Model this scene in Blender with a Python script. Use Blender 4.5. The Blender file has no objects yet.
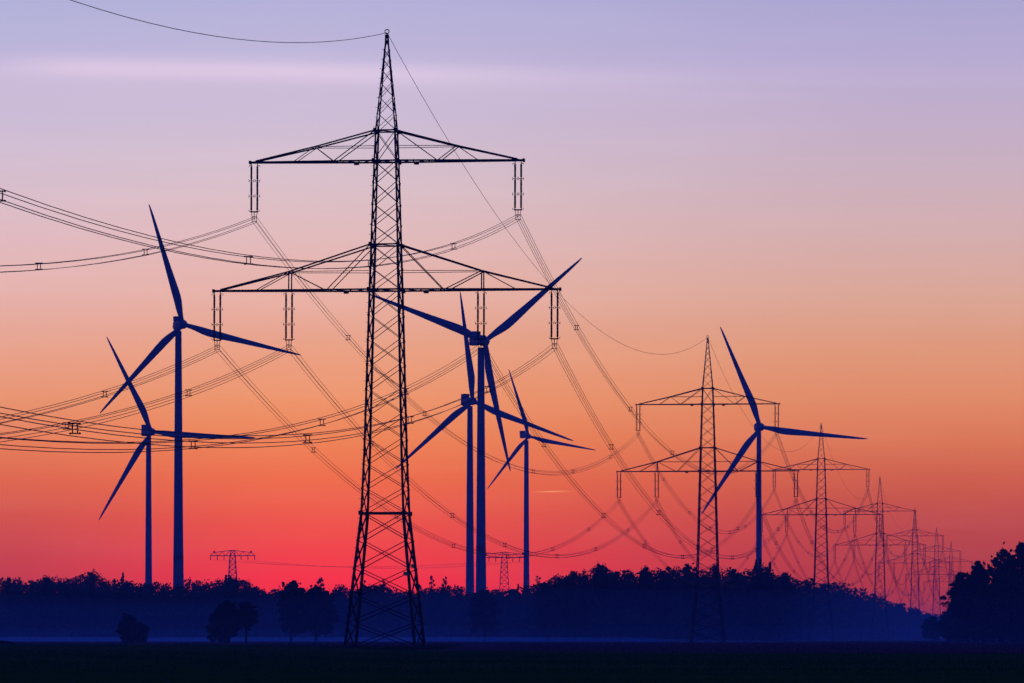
import bpy, math, random
import numpy as np
from mathutils import Vector, Matrix

# ------------------------------------------------------------------ camera
S = bpy.context.scene
COL = S.collection
F = 4648.0            # focal length in pixels of the 1024 px wide picture
HY = 636.0            # row of the horizon
EYE = 1.2             # camera height
cam_d = bpy.data.cameras.new('camera'); cam = bpy.data.objects.new('camera', cam_d); COL.objects.link(cam)
cam.location = (0, 0, EYE); cam.rotation_euler = (math.radians(90), 0, 0)
cam_d.sensor_width = 36.0; cam_d.lens = F/1024*36.0
cam_d.shift_y = (HY-341.5)/1024
cam_d.clip_start = 0.5; cam_d.clip_end = 20000
S.camera = cam
S.view_settings.view_transform = 'Standard'; S.view_settings.look = 'None'
S.view_settings.exposure = 0.0; S.view_settings.gamma = 1.0
S.cycles.volume_bounces = 1
S.cycles.max_bounces = 5
S.cycles.transparent_max_bounces = 8

def lin(c):
    return tuple(((v/255)/12.92 if v/255 <= .04045 else ((v/255+.055)/1.055)**2.4) for v in c)

# ------------------------------------------------------------------ air
HAZE_DENS = 0.00019
HAZE_TOP = 186.0; HAZE_FAR = 2860.0
HAZE_GLOW = (0.024, 0.032, 0.265)      # what the air itself adds when looked through to infinity (measured), used to set the sky

# ------------------------------------------------------------------ world
W = bpy.data.worlds.new('World'); S.world = W; W.use_nodes = True
nt = W.node_tree; nt.nodes.clear()
def N(tree, kind, **kw):
    n = tree.nodes.new(kind)
    for k, v in kw.items(): setattr(n, k, v)
    return n
def M(op, a, b=None, c=None, clamp=False):
    n = N(nt, 'ShaderNodeMath', operation=op, use_clamp=clamp)
    for i, v in enumerate((a, b, c)):
        if v is None: continue
        if isinstance(v, (int, float)): n.inputs[i].default_value = v
        else: nt.links.new(v, n.inputs[i])
    return n.outputs[0]
def smooth(x, a, b):
    n = N(nt, 'ShaderNodeMapRange', interpolation_type='SMOOTHSTEP'); nt.links.new(x, n.inputs[0])
    n.inputs[1].default_value = a; n.inputs[2].default_value = b; n.inputs[3].default_value = 0; n.inputs[4].default_value = 1
    return n.outputs[0]
def mix(f, a, b, mode='MIX'):
    n = N(nt, 'ShaderNodeMix', data_type='RGBA', blend_type=mode)
    if isinstance(f, (int, float)): n.inputs[0].default_value = f
    else: nt.links.new(f, n.inputs[0])
    for i, v in ((6, a), (7, b)):
        if isinstance(v, tuple): n.inputs[i].default_value = (*v, 1)
        else: nt.links.new(v, n.inputs[i])
    return n.outputs[2]
tc = N(nt, 'ShaderNodeTexCoord'); sp = N(nt, 'ShaderNodeSeparateXYZ'); nt.links.new(tc.outputs['Generated'], sp.inputs[0])
x, y, z = sp.outputs
r = M('SQRT', M('ADD', M('MULTIPLY', x, x), M('MULTIPLY', y, y)))
v = M('DIVIDE', z, M('MAXIMUM', r, 1e-4))          # tangent of the elevation
u = M('ARCTAN2', x, y)                             # azimuth from the camera's north
ROWS = [0, 60, 120, 180, 240, 300, 350, 400, 440, 480, 520, 550, 580, 612]
LEFT = [(178,178,220),(190,182,220),(204,188,217),(214,190,208),(225,187,197),(230,178,176),(233,163,148),(233,150,124),(230,130,106),(222,106,97),(208,84,95),(198,74,98),(190,66,98),(188,62,96)]
MID  = [(182,178,220),(193,184,220),(206,190,216),(218,193,206),(228,188,192),(233,177,170),(236,163,142),(239,150,118),(240,134,102),(241,112,84),(242,90,72),(245,73,66),(250,57,60),(249,50,58)]
RIGHT= [(172,167,212),(184,172,213),(195,175,205),(204,177,194),(213,174,178),(220,167,156),(224,154,132),(225,140,116),(219,121,103),(206,97,93),(190,78,90),(180,70,92),(172,63,92),(170,60,90)]
def ramp(cols):
    n = N(nt, 'ShaderNodeValToRGB'); cr = n.color_ramp
    pts = []
    for yy, c in zip(ROWS, cols):
        t = (HY-yy)/F
        L = min(HAZE_FAR, (HAZE_TOP-EYE)/t); T = math.exp(-HAZE_DENS*L)
        c = [max((a-g*(1-T))/T, .001) for a, g in zip(lin(c), HAZE_GLOW)]
        pts.append((t/0.16, c))
    pts.sort()
    while len(cr.elements) < len(pts): cr.elements.new(.5)
    for e, (p, c) in zip(cr.elements, pts): e.position = p; e.color = (*c, 1)
    nt.links.new(M('MULTIPLY', v, 1/.16, clamp=True), n.inputs[0])
    return n.outputs[0]
# soft unevenness of the sky, drawn out along the horizon
cx = N(nt, 'ShaderNodeCombineXYZ'); nt.links.new(M('MULTIPLY', u, 14), cx.inputs[0]); nt.links.new(M('MULTIPLY', v, 130), cx.inputs[1])
nz = N(nt, 'ShaderNodeTexNoise'); nz.inputs['Scale'].default_value = 1.0; nz.inputs['Detail'].default_value = 3; nt.links.new(cx.outputs[0], nz.inputs[0])
px_u = M('MULTIPLY', M('TANGENT', M('MINIMUM', M('MAXIMUM', u, -1.2), 1.2)), F)   # tangent scaled, 0 ahead
wL = smooth(px_u, -560, -140); wR = smooth(px_u, -270, 430)
front = mix(wR, mix(wL, ramp(LEFT), ramp(MID)), ramp(RIGHT))
# pale cloud veil high on the left, another below it
def gauss(val, w):
    q = M('DIVIDE', val, w); return M('EXPONENT', M('MULTIPLY', M('MULTIPLY', q, q), -1))
vs = M('ADD', v, M('MULTIPLY', u, .012))
g1 = gauss(M('SUBTRACT', vs, .1205), .0024)
g1 = M('MULTIPLY', g1, M('MULTIPLY', smooth(u, -.125, -.085), M('SUBTRACT', 1, M('MULTIPLY', smooth(u, -.06, .045), .92))))
g1 = M('MULTIPLY', g1, smooth(nz.outputs[0], -.3, .5))
g2 = M('MULTIPLY', gauss(M('SUBTRACT', vs, .1165), .004), M('SUBTRACT', 1, smooth(u, -.02, .09)))
front = mix(M('MULTIPLY', g1, .85), front, (1.00, .79, .99))
front = mix(M('MULTIPLY', g2, .32), front, (.92, .70, .88))
g3 = M('MULTIPLY', gauss(M('SUBTRACT', v, M('ADD', M('MULTIPLY', u, .02), .0309)), .00015), gauss(M('SUBTRACT', u, .0086), .0030))
front = mix(M('MULTIPLY', g3, .6), front, (1.7, .75, .20))
front = mix(M('MULTIPLY', M('SUBTRACT', nz.outputs[0], .5), .10), front, (1, 1, 1), 'ADD')
# the rest of the dome: the deep blue of the dusk side
DOME = (0.003, 0.030, 0.35)
up = smooth(v, .13, .30)
side = smooth(M('ABSOLUTE', u), .20, .75)
fade = M('MAXIMUM', up, side)
sky = mix(fade, front, DOME)
sky = mix(smooth(M('MULTIPLY', v, -1), .002, .03), sky, (0.002, 0.004, 0.02))
bg = N(nt, 'ShaderNodeBackground'); nt.links.new(sky, bg.inputs[0]); bg.inputs[1].default_value = 1.0
out = N(nt, 'ShaderNodeOutputWorld'); nt.links.new(bg.outputs[0], out.inputs[0])
W.cycles.sampling_method = 'MANUAL'; W.cycles.sample_map_resolution = 1024

# the sun is still under the horizon behind the trees: only a trace of its red light grazes the field
sd = bpy.data.lights.new('sun', 'SUN'); sd.energy = 0.012; sd.angle = math.radians(3); sd.color = (1, .25, .15)
sun = bpy.data.objects.new('sun', sd); COL.objects.link(sun)
sun.rotation_euler = (math.radians(-89.3), 0, math.radians(2.2))   # shines from ahead towards the camera, from azimuth of pixel 330

# ------------------------------------------------------------------ materials
def mat(name, col, rough=.7, metal=0, noise=None, spec=.3, col2=None, stretch=(1,1,1)):
    m = bpy.data.materials.new(name); m.use_nodes = True; t = m.node_tree; b = t.nodes['Principled BSDF']
    b.inputs['Base Color'].default_value = (*col, 1); b.inputs['Roughness'].default_value = rough
    b.inputs['Metallic'].default_value = metal; b.inputs['Specular IOR Level'].default_value = spec
    if noise:
        g = N(t, 'ShaderNodeTexCoord'); mp = N(t, 'ShaderNodeMapping'); mp.inputs['Scale'].default_value = stretch
        n = N(t, 'ShaderNodeTexNoise'); n.inputs['Scale'].default_value = noise; n.inputs['Detail'].default_value = 5
        r_ = N(t, 'ShaderNodeValToRGB')
        c2 = col2 or tuple(c*.55 for c in col)
        r_.color_ramp.elements[0].color = (*c2, 1); r_.color_ramp.elements[0].position = .35
        r_.color_ramp.elements[1].color = (*col, 1); r_.color_ramp.elements[1].position = .65
        t.links.new(g.outputs['Object'], mp.inputs[0]); t.links.new(mp.outputs[0], n.inputs[0])
        t.links.new(n.outputs[0], r_.inputs[0]); t.links.new(r_.outputs[0], b.inputs['Base Color'])
    return m
STEEL = mat('weathered_steel', (.035,.035,.033), .75, .0, 1.2, .15)
STEEL2 = mat('galvanised_steel', (.07,.07,.075), .75, .0, 1.2, .15)
CABLE = mat('aluminium_cable', (.05,.05,.05), .7, 0, spec=.1)
PORC = mat('porcelain', (.06,.03,.02), .4, 0, 3, .3)
CONC = mat('concrete', (.06,.06,.058), .9, 0, 2)
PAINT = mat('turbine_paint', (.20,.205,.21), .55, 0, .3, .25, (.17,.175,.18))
RED = mat('red_paint', (.45,.03,.03), .5, 0, .5)
GREYM = mat('grey_housing', (.20,.21,.23), .6, 0, .5)
LEAF = mat('foliage', (.040,.055,.030), .9, 0, .25, 0.0, (.022,.034,.018))
LEAF2 = mat('foliage_pine', (.024,.036,.024), .9, 0, .25, 0.0, (.014,.022,.014))
BARK = mat('bark', (.06,.045,.035), .95, 0, 1.5, .05)
GRASS = mat('grass', (.070,.110,.014), .95, 0, .8, 0.0, (.040,.065,.010))
SIGN = mat('sign_yellow', (.55,.50,.08), .6)
def field_mat(name, a, b, c):
    m = bpy.data.materials.new(name); m.use_nodes = True; t = m.node_tree; bs = t.nodes['Principled BSDF']
    bs.inputs['Roughness'].default_value = .95; bs.inputs['Specular IOR Level'].default_value = 0.0
    g = N(t, 'ShaderNodeTexCoord')
    def noise(sc, stretch, d=5):
        mp = N(t, 'ShaderNodeMapping'); mp.inputs['Scale'].default_value = stretch
        mp.inputs['Rotation'].default_value = (0, 0, math.radians(4))
        n = N(t, 'ShaderNodeTexNoise'); n.inputs['Scale'].default_value = sc; n.inputs['Detail'].default_value = d
        t.links.new(g.outputs['Object'], mp.inputs[0]); t.links.new(mp.outputs[0], n.inputs[0]); return n.outputs[0]
    n1 = noise(.35, (.08, .30, 1)); n2 = noise(4, (.6, .12, 1))
    r1 = N(t, 'ShaderNodeValToRGB'); t.links.new(n1, r1.inputs[0])
    r1.color_ramp.elements[0].color = (*a, 1); r1.color_ramp.elements[0].position = .38
    r1.color_ramp.elements[1].color = (*b, 1); r1.color_ramp.elements[1].position = .62
    mx = N(t, 'ShaderNodeMix', data_type='RGBA'); t.links.new(n2, mx.inputs[0]); t.links.new(r1.outputs[0], mx.inputs[6])
    mx.inputs[7].default_value = (*c, 1); t.links.new(mx.outputs[2], bs.inputs['Base Color'])
    bp = N(t, 'ShaderNodeBump'); bp.inputs['Strength'].default_value = .6; bp.inputs['Distance'].default_value = .1
    t.links.new(n2, bp.inputs['Height']); t.links.new(bp.outputs[0], bs.inputs['Normal'])
    return m
CROP = field_mat('young_crop', (.090,.110,.014), (.140,.160,.024), (.065,.080,.012))
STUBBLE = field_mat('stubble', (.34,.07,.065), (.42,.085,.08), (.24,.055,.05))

# ------------------------------------------------------------------ mesh helpers
class MB:
    def __init__(s): s.v = []; s.f = []; s.mi = []
    def add(s, vs, fs, mi=0):
        o = len(s.v); s.v += [tuple(p) for p in vs]; s.f += [tuple(i+o for i in f) for f in fs]; s.mi += [mi]*len(fs)
    def box(s, c, d, rot=0, mi=0):
        cx_, cy_, cz_ = c; a, b, h = d[0]/2, d[1]/2, d[2]/2; co, si = math.cos(rot), math.sin(rot)
        vs = []
        for zz in (-h, h):
            for xx, yy in ((-a,-b),(a,-b),(a,b),(-a,b)): vs.append((cx_+xx*co-yy*si, cy_+xx*si+yy*co, cz_+zz))
        s.add(vs, [(3,2,1,0),(4,5,6,7),(0,1,5,4),(1,2,6,5),(2,3,7,6),(3,0,4,7)], mi)
    def bar(s, p, q, w, h=None, mi=0):
        p = Vector(p); q = Vector(q); d = (q-p)
        if d.length < 1e-6: return
        d.normalize(); up_ = Vector((0,0,1)) if abs(d.z) < .95 else Vector((0,1,0))
        a = d.cross(up_).normalized()*(w/2); b = d.cross(a).normalized()*((h or w)/2)
        vs = [p-a-b, p+a-b, p+a+b, p-a+b, q-a-b, q+a-b, q+a+b, q-a+b]
        s.add(vs, [(0,1,2,3),(7,6,5,4),(4,5,1,0),(5,6,2,1),(6,7,3,2),(7,4,0,3)], mi)
    def angle(s, p, q, w, t, n1, n2, mi=0):
        # an L profile: two thin flats meeting along the corner p-q, flanges pointing along n1 and n2
        p = Vector(p); q = Vector(q); n1 = Vector(n1); n2 = Vector(n2)
        o = [(0,0),(w,0),(w,t),(t,t),(t,w),(0,w)]
        vs = [p+n1*a+n2*b for a, b in o]+[q+n1*a+n2*b for a, b in o]
        fs = [(i, (i+1) % 6, (i+1) % 6+6, i+6) for i in range(6)]+[(5,4,3,2,1,0), (6,7,8,9,10,11)]
        s.add(vs, fs, mi)
    def tube(s, pts, rad, n=6, mi=0, caps=True):
        pts = [Vector(p) for p in pts]; rad = rad if isinstance(rad, (list, tuple)) else [rad]*len(pts)
        vs = []; prev = None
        for i, p in enumerate(pts):
            d = (pts[min(i+1, len(pts)-1)]-pts[max(i-1, 0)]).normalized()
            ref = Vector((0,0,1)) if abs(d.z) < .9 else Vector((1,0,0))
            a = d.cross(ref).normalized(); b = d.cross(a).normalized()
            for k in range(n):
                t = 2*math.pi*k/n; vs.append(p+(a*math.cos(t)+b*math.sin(t))*rad[i])
        fs = []
        for i in range(len(pts)-1):
            for k in range(n):
                fs.append((i*n+k, i*n+(k+1) % n, (i+1)*n+(k+1) % n, (i+1)*n+k))
        if caps: fs += [tuple(range(n))[::-1], tuple(range((len(pts)-1)*n, len(pts)*n))]
        s.add(vs, fs, mi)
    def build(s, name, mats, parent=None, smooth_=False):
        me = bpy.data.meshes.new(name); me.from_pydata(s.v, [], s.f)
        for m in (mats if isinstance(mats, (list, tuple)) else [mats]): me.materials.append(m)
        me.polygons.foreach_set('material_index', s.mi)
        if smooth_: me.polygons.foreach_set('use_smooth', [True]*len(s.f))
        me.update()
        o = bpy.data.objects.new(name, me); COL.objects.link(o)
        if parent: o.parent = parent
        return o
def quads_obj(name, V, mats, mi=None, parent=None, extra=None):
    """V: (n,4,3) array of quads; extra: MB whose faces are appended with material slot 1"""
    V = np.asarray(V, dtype=np.float32); n = len(V); verts = V.reshape(-1, 3)
    faces = np.arange(n*4, dtype=np.int32)
    starts = np.arange(n, dtype=np.int32)*4; tot = np.full(n, 4, np.int32); mis = np.zeros(n, np.int32) if mi is None else np.asarray(mi, np.int32)
    if extra and extra.f:
        o = len(verts); verts = np.concatenate([verts, np.array(extra.v, np.float32)])
        q = [f for f in extra.f if len(f) == 4]
        ef = np.array(q, np.int32).reshape(-1)+o
        starts = np.concatenate([starts, n*4+np.arange(len(q), dtype=np.int32)*4]); tot = np.concatenate([tot, np.full(len(q), 4, np.int32)])
        faces = np.concatenate([faces, ef]); mis = np.concatenate([mis, np.ones(len(q), np.int32)])
    me = bpy.data.meshes.new(name)
    me.vertices.add(len(verts)); me.vertices.foreach_set('co', verts.reshape(-1))
    me.loops.add(len(faces)); me.loops.foreach_set('vertex_index', faces)
    me.polygons.add(len(starts)); me.polygons.foreach_set('loop_start', starts)
    me.polygons.foreach_set('material_index', mis)
    for m in mats: me.materials.append(m)
    me.update(calc_edges=True); me.validate()
    o = bpy.data.objects.new(name, me); COL.objects.link(o)
    if parent: o.parent = parent
    return o
def empty(name, loc, rz=0):
    o = bpy.data.objects.new(name, None); COL.objects.link(o); o.location = loc; o.rotation_euler = (0,0,rz)
    o.empty_display_size = 2; return o
def tag(o, label=None, cat=None, group=None, kind=None):
    if label: o['label'] = label
    if cat: o['category'] = cat
    if group: o['group'] = group
    if kind: o['kind'] = kind
    return o
def copy_tree(o, parent=None):
    c = o.copy(); COL.objects.link(c); c.parent = parent
    for ch in list(o.children): copy_tree(ch, c)
    return c
def at(px, d): return (px-512)/F*d
def zz(py, d): return EYE+(HY-py)/F*d

# ------------------------------------------------------------------ ground
g = MB(); g.add([(-760,-50,0),(760,-50,0),(760,2845,0),(-760,2845,0)], [(0,1,2,3)])
tag(g.build('ground', STUBBLE), kind='structure')
# near field of young crop: a sheet with gentle relief, its far edge runs slantwise
rng = np.random.default_rng(7)
nx, ny = 90, 150
mb = MB(); grid = []
ys = 20+(np.linspace(0, 1, ny)**1.7)
for j in range(ny):
    s_ = (j/(ny-1))**1.6
    for i in range(nx):
        X = -420+840*i/(nx-1)
        yend = float(np.interp(X, [-80,-34,-6,34,120], [720,640,372,298,240]))+5*math.sin(X*.21)+3*math.sin(X*.67+1)
        Y = -40+(yend+40)*s_
        e = min(1, s_*8, (1-s_)*25)
        h = .012+e*(.03+.025*math.sin(X*.043+Y*.02)+.02*math.sin(Y*.11+X*.006)+.01*math.sin(Y*.35))
        grid.append((X, Y, max(.008, h)))
fs = [(j*nx+i, j*nx+i+1, (j+1)*nx+i+1, (j+1)*nx+i) for j in range(ny-1) for i in range(nx-1)]
mb.add(grid, fs); fo = mb.build('field', CROP, smooth_=True); tag(fo, kind='structure')

def tufts(n, xr, yr, hr, wmax, seed, taper=True):
    r_ = np.random.default_rng(seed)
    X = r_.uniform(*xr, n); Y = r_.uniform(*yr, n); H = r_.uniform(*hr, n); A = r_.uniform(0, math.pi, n)
    ww = r_.uniform(.4, 1, n)*wmax; L = r_.normal(0, .25, (n, 2))*H[:, None]
    dx = np.cos(A)*ww; dy = np.sin(A)*ww; z0 = np.zeros(n)+.0
    a = np.stack([X-dx, Y-dy, z0], 1); b = np.stack([X+dx, Y+dy, z0], 1)
    c = np.stack([X+dx*.2+L[:,0], Y+dy*.2+L[:,1], H], 1); d = np.stack([X-dx*.2+L[:,0], Y-dy*.2+L[:,1], H], 1)
    return np.stack([a, b, c, d], 1)
# grass standing in the near field (the frame begins 118 m out) and along the far edges
Q = np.concatenate([tufts(60000, (-52, 52), (108, 330), (.03, .11), .03, 1), tufts(12000, (-75, -6), (330, 620), (.05, .16), .08, 2)])
tag(quads_obj('grass', Q, [GRASS]), 'low dark grass and crop leaves covering the near field', 'grass', kind='stuff')
Q = np.concatenate([tufts(9000, (-110, 130), (620, 1010), (.05, .16), .16, 3), tufts(9000, (0, 75), (330, 640), (.03, .12), .08, 4)])
tag(quads_obj('dry_stubble', Q, [STUBBLE]), 'dull reddish stubble on the field beyond the pylons', 'stubble', kind='stuff')

# ------------------------------------------------------------------ pylons
# heights (m above the foot of the first pylon) and half widths of the square lattice body
BODY = [(0,3.36),(12.5,2.04),(18,1.82),(33.05,1.43),(37.2,1.30),(44.9,1.07),(47.7,.95),(56.3,.13)]
def hw(h):
    for (a, wa), (b, wb) in zip(BODY, BODY[1:]):
        if h <= b: return wa+(wb-wa)*(h-a)/(b-a)
    return .13
ATT = [('upper', -1, 12.33), ('upper', 1, 12.2), ('lower', -1, 15.77), ('lower', -1, 9.05), ('lower', 1, 8.8), ('lower', 1, 15.6)]
UZ, LZ = 44.9, 33.05
WIRE_U, WIRE_L = 39.65, 27.8      # height of the centre of the wire bundle
def pylon(cut, label, k_leg=1.0, steel=None):
    """lattice pylon; cut = how much shorter the foot section is"""
    steel = steel or STEEL
    root = empty('lattice_pylon', (0,0,0)); tag(root, label, 'pylon', 'lattice pylons of the power line')
    T = lambda x_, y_, h: (x_, y_, h-cut)
    levels = [cut, 2.4+cut*.8, 4.9+cut*.5, 7.4+cut*.3, 10.0+cut*.1, 12.5]
    h = 12.5
    while h < 32.0: levels.append(h+(33.05-12.5)/9); h = levels[-1]
    levels[-1] = 33.05
    levels += [35.1, 37.2, 39.1, 41.0, 43.0, 44.9, 47.7, 49.3, 50.8, 52.1, 53.3, 54.3, 55.2, 56.3]
    for sx in (-1, 1):
        for sy in (-1, 1):
            m = MB()
            for a, b in zip([cut]+[q[0] for q in BODY if q[0] > cut], [q[0] for q in BODY if q[0] > cut]):
                w = (.25 if b < 13 else .20 if b < 38 else .15 if b < 48 else .10)*k_leg
                m.angle(T(sx*hw(a), sy*hw(a), a), T(sx*hw(b), sy*hw(b), b), w, .035, (-sx, 0, 0), (0, -sy, 0))
                m.bar(T(sx*(hw(a)-.06), sy*(hw(a)-.06), a), T(sx*(hw(b)-.06), sy*(hw(b)-.06), b), w*.62)
            if sx < 0 and sy < 0:                            # step bolts up one leg
                h = cut+3
                while h < 56: w = hw(h); m.bar(T(-w+.06, -w, h), T(-w-.20, -w, h), .03); h += .9
            m.build('leg', steel, root)
    lat = MB(); dia = .105*k_leg
    for i, (a, b) in enumerate(zip(levels, levels[1:])):
        wa, wb = hw(a), hw(b); e = .02
        dd = (.14 if b < 13 else dia if b < 48 else .075)
        for (c0, c1) in (((-1,-1),(1,-1)), ((1,-1),(1,1)), ((1,1),(-1,1)), ((-1,1),(-1,-1))):
            lat.bar(T(c0[0]*wa, c0[1]*wa, a), T(c1[0]*wb, c1[1]*wb, b), dd, dd*.5)
            n_ = (c0[0]+c1[0], c0[1]+c1[1]); off = .09/2
            lat.bar(T(c1[0]*wa-n_[0]*off/2, c1[1]*wa-n_[1]*off/2, a), T(c0[0]*wb-n_[0]*off/2, c0[1]*wb-n_[1]*off/2, b), dd, dd*.5)
    for h in (12.5, 33.05, 37.2, 44.9, 47.7):
        w = hw(h)+.05; tt = .15 if h < 13 else .12
        for (c0, c1) in (((-1,-1),(1,-1)), ((1,-1),(1,1)), ((1,1),(-1,1)), ((-1,1),(-1,-1))):
            lat.bar(T(c0[0]*w, c0[1]*w, h), T(c1[0]*w, c1[1]*w, h), tt)
        lat.bar(T(-w, -w, h), T(w, w, h), .07); lat.bar(T(w, -w, h+.08), T(-w, w, h+.08), .07)
        for sx in (-1, 1):                                   # gusset plates where the arms meet the legs
            for sy in (-1, 1): lat.box(T(sx*(w-.04), sy*(w+.03), h), (.30, .04, .40))
    lat.build('lattice', steel, root)
    pk = MB(); pk.box(T(0, 0, 56.4), (.34, .34, .35)); ring = []
    for k in range(13): t = 2*math.pi*k/12; ring.append(T(.20*math.cos(t), 0, 56.85+.20*math.sin(t)))
    pk.tube(ring, .05, 5); pk.build('earth_wire_bracket', steel, root)
    # cross-arms
    for (zc, ztop, L, bend, zb) in ((UZ, 47.7, 12.72, 6.6, 46.25), (LZ, 37.2, 16.12, 8.95, 34.75)):
        m = MB(); w0 = hw(zc); wt = hw(ztop)
        dep = lambda xx, w_: w_+( .28-w_)*max(0, abs(xx)-w0)/(L-w0)
        for sy in (-1, 1):
            m.bar(T(-L, 0+sy*.28, zc), T(-w0, sy*w0, zc), .15, .15); m.bar(T(L, sy*.28, zc), T(w0, sy*w0, zc), .15, .15)
            m.bar(T(-w0, sy*w0, zc), T(w0, sy*w0, zc), .14, .15)
            for sx in (-1, 1):
                tipx = L-.55 if zc == UZ else L-.7
                pb = T(sx*bend, sy*dep(bend, wt), zb); ptop = T(sx*wt, sy*wt, ztop); ptip = T(sx*tipx, sy*dep(tipx, w0), zc+.1)
                m.bar(ptop, pb, .11, .13); m.bar(pb, ptip, .11, .13)
                m.bar(pb, T(sx*wt, sy*dep(0, w0), zb), .055)
                yb = lambda xx: T(sx*xx, sy*dep(xx, w0), zc+.05)
                if zc == LZ:
                    m.bar(pb, yb(bend), .11); m.bar(pb, yb(5.7), .09); m.bar(ptop, yb(5.3), .08); m.bar(pb, yb(12.0), .07)
                else:
                    m.bar(pb, yb(4.9), .08); m.bar(ptop, yb(4.75), .08); m.bar(pb, yb(8.5), .06)
        # plan bracing between the two bottom chords and ties
        n = 8
        for sx in (-1, 1):
            xs = [w0+(L-w0)*k/n for k in range(n+1)]
            for k in range(n):
                s1 = 1 if k % 2 else -1
                m.bar(T(sx*xs[k], s1*dep(xs[k], w0), zc), T(sx*xs[k+1], -s1*dep(xs[k+1], w0), zc), .06)
                m.bar(T(sx*xs[k+1], dep(xs[k+1], w0), zc-.02), T(sx*xs[k+1], -dep(xs[k+1], w0), zc-.02), .06)
            m.bar(T(sx*bend, dep(bend, wt), zb), T(sx*bend, -dep(bend, wt), zb), .07)
            m.box(T(sx*L, 0, zc), (.16, .7, .30))
            m.box(T(sx*w0*2.6, 0, zc-.22), (.45, .3, .18))
        m.build('crossarm', steel, root)
    # insulator strings in pairs, a yoke under each pair
    for (arm, sx, xa) in ATT:
        zc = UZ if arm == 'upper' else LZ; top = zc-.12; bot = (WIRE_U if arm == 'upper' else WIRE_L)+.75
        for ds in (-1, 1):
            xx = sx*xa+ds*.28
            m = MB(); n3 = 3; Ls = (top-.15-bot)/n3
            m.tube([T(xx, 0, top+.1), T(xx, 0, top-.15)], .045, 5)
            for k in range(n3):
                a = top-.15-k*Ls; b = a-Ls
                prof = [a, a-.08]; rr = [.05, .05]; q = 11
                for j in range(q):
                    hh = a-.08-(Ls-.16)*(j+.2)/q; prof += [hh, hh-(Ls-.16)/q*.45]; rr += [.11, .07]
                prof += [b+.08, b]; rr += [.05, .05]
                m.tube([T(xx, 0, p_) for p_ in prof], rr, 8)
            hn = m
            for k in range(n3+1):
                a = top-.15-k*Ls
                for s2 in (-1, 1):
                    if k in (0, n3) and s2*ds < 0: continue
                    up_ = .22 if k else -.22
                    hn.tube([T(xx, 0, a), T(xx+s2*.20, 0, a), T(xx+s2*.24, 0, a+up_*.6)], .03, 4, 1)
                    if 0 < k < n3: hn.tube([T(xx+s2*.20, 0, a), T(xx+s2*.24, 0, a-up_*.6)], .03, 4, 1)
            m.build('insulator_string', [PORC, steel], root)
        yk = MB(); wz = bot-.75; xc = sx*xa
        yk.box(T(xc, 0, bot-.05), (.72, .06, .12)); yk.bar(T(xc-.28, 0, bot-.05), T(xc-.2, 0, wz+.26), .05); yk.bar(T(xc+.28, 0, bot-.05), T(xc+.2, 0, wz+.26), .05)
        yk.bar(T(xc, 0, bot-.05), T(xc, 0, wz), .06); yk.box(T(xc, 0, wz+.24), (.5, .05, .06)); yk.box(T(xc, 0, wz-.18), (.5, .05, .05))
        yk.bar(T(xc-.2, 0, wz+.24), T(xc-.2, 0, wz-.24), .05); yk.bar(T(xc+.2, 0, wz+.24), T(xc+.2, 0, wz-.24), .05)
        yk.build('yoke', steel, root)
    w = hw(cut)
    for sx in (-1, 1):
        for sy in (-1, 1):
            m = MB(); m.tube([(sx*w, sy*w, -.3), (sx*w, sy*w, .10), (sx*w, sy*w, .16)], [.5, .48, .34], 10)
            m.build('footing', CONC, root)
    return root
B = (1056-512)/F; AYAW = -math.atan(B)
D1 = 428.0
def on_line(Zr): Y = D1*Zr; return Vector((B*Y-669/F*D1, Y, 0))
ZR = [.065, 1.0, 1.921, 2.85, 3.80, 4.74, 5.60, 6.38]
CUTS = [7.7, 0, 2.7, 0, 0, 0, 0, 0]
labels = ['tallest and nearest lattice pylon, standing left of centre in the field',
          'second nearest lattice pylon, right of centre, with a turbine blade crossing its lower body',
          'third lattice pylon from the viewer, its top crossed by the tip of a turbine blade',
          'fourth lattice pylon, first one fully right of the rightmost turbine blade tip',
          'fifth lattice pylon in the receding row, between the fourth pylon and two fainter ones',
          'sixth, faint lattice pylon in the receding row, standing between two others',
          'farthest and faintest lattice pylon, next to the dark trees at the right']
p1 = pylon(0, labels[0]); p1.location = on_line(ZR[1])+Vector((-.18, 0, 0)); p1.rotation_euler = (0, math.radians(.18), AYAW)
sg = MB(); sg.box((2.35, -2.95, 6.9), (.5, .04, .35)); sg.build('warning_plate', SIGN, p1); sg = MB(); sg.box((2.95, -2.9, 7.6), (.25, .04, .35)); sg.build('warning_plate', SIGN, p1)
p2 = pylon(2.7, labels[1]); p2.location = on_line(ZR[2]); p2.rotation_euler.z = AYAW
p3 = pylon(0, labels[2], 1.2); p3.location = on_line(ZR[3]); p3.rotation_euler.z = AYAW
for i in range(4, 8):
    c = copy_tree(p3); c.location = on_line(ZR[i]); c.rotation_euler.z = AYAW; c['label'] = labels[i-1]

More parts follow.
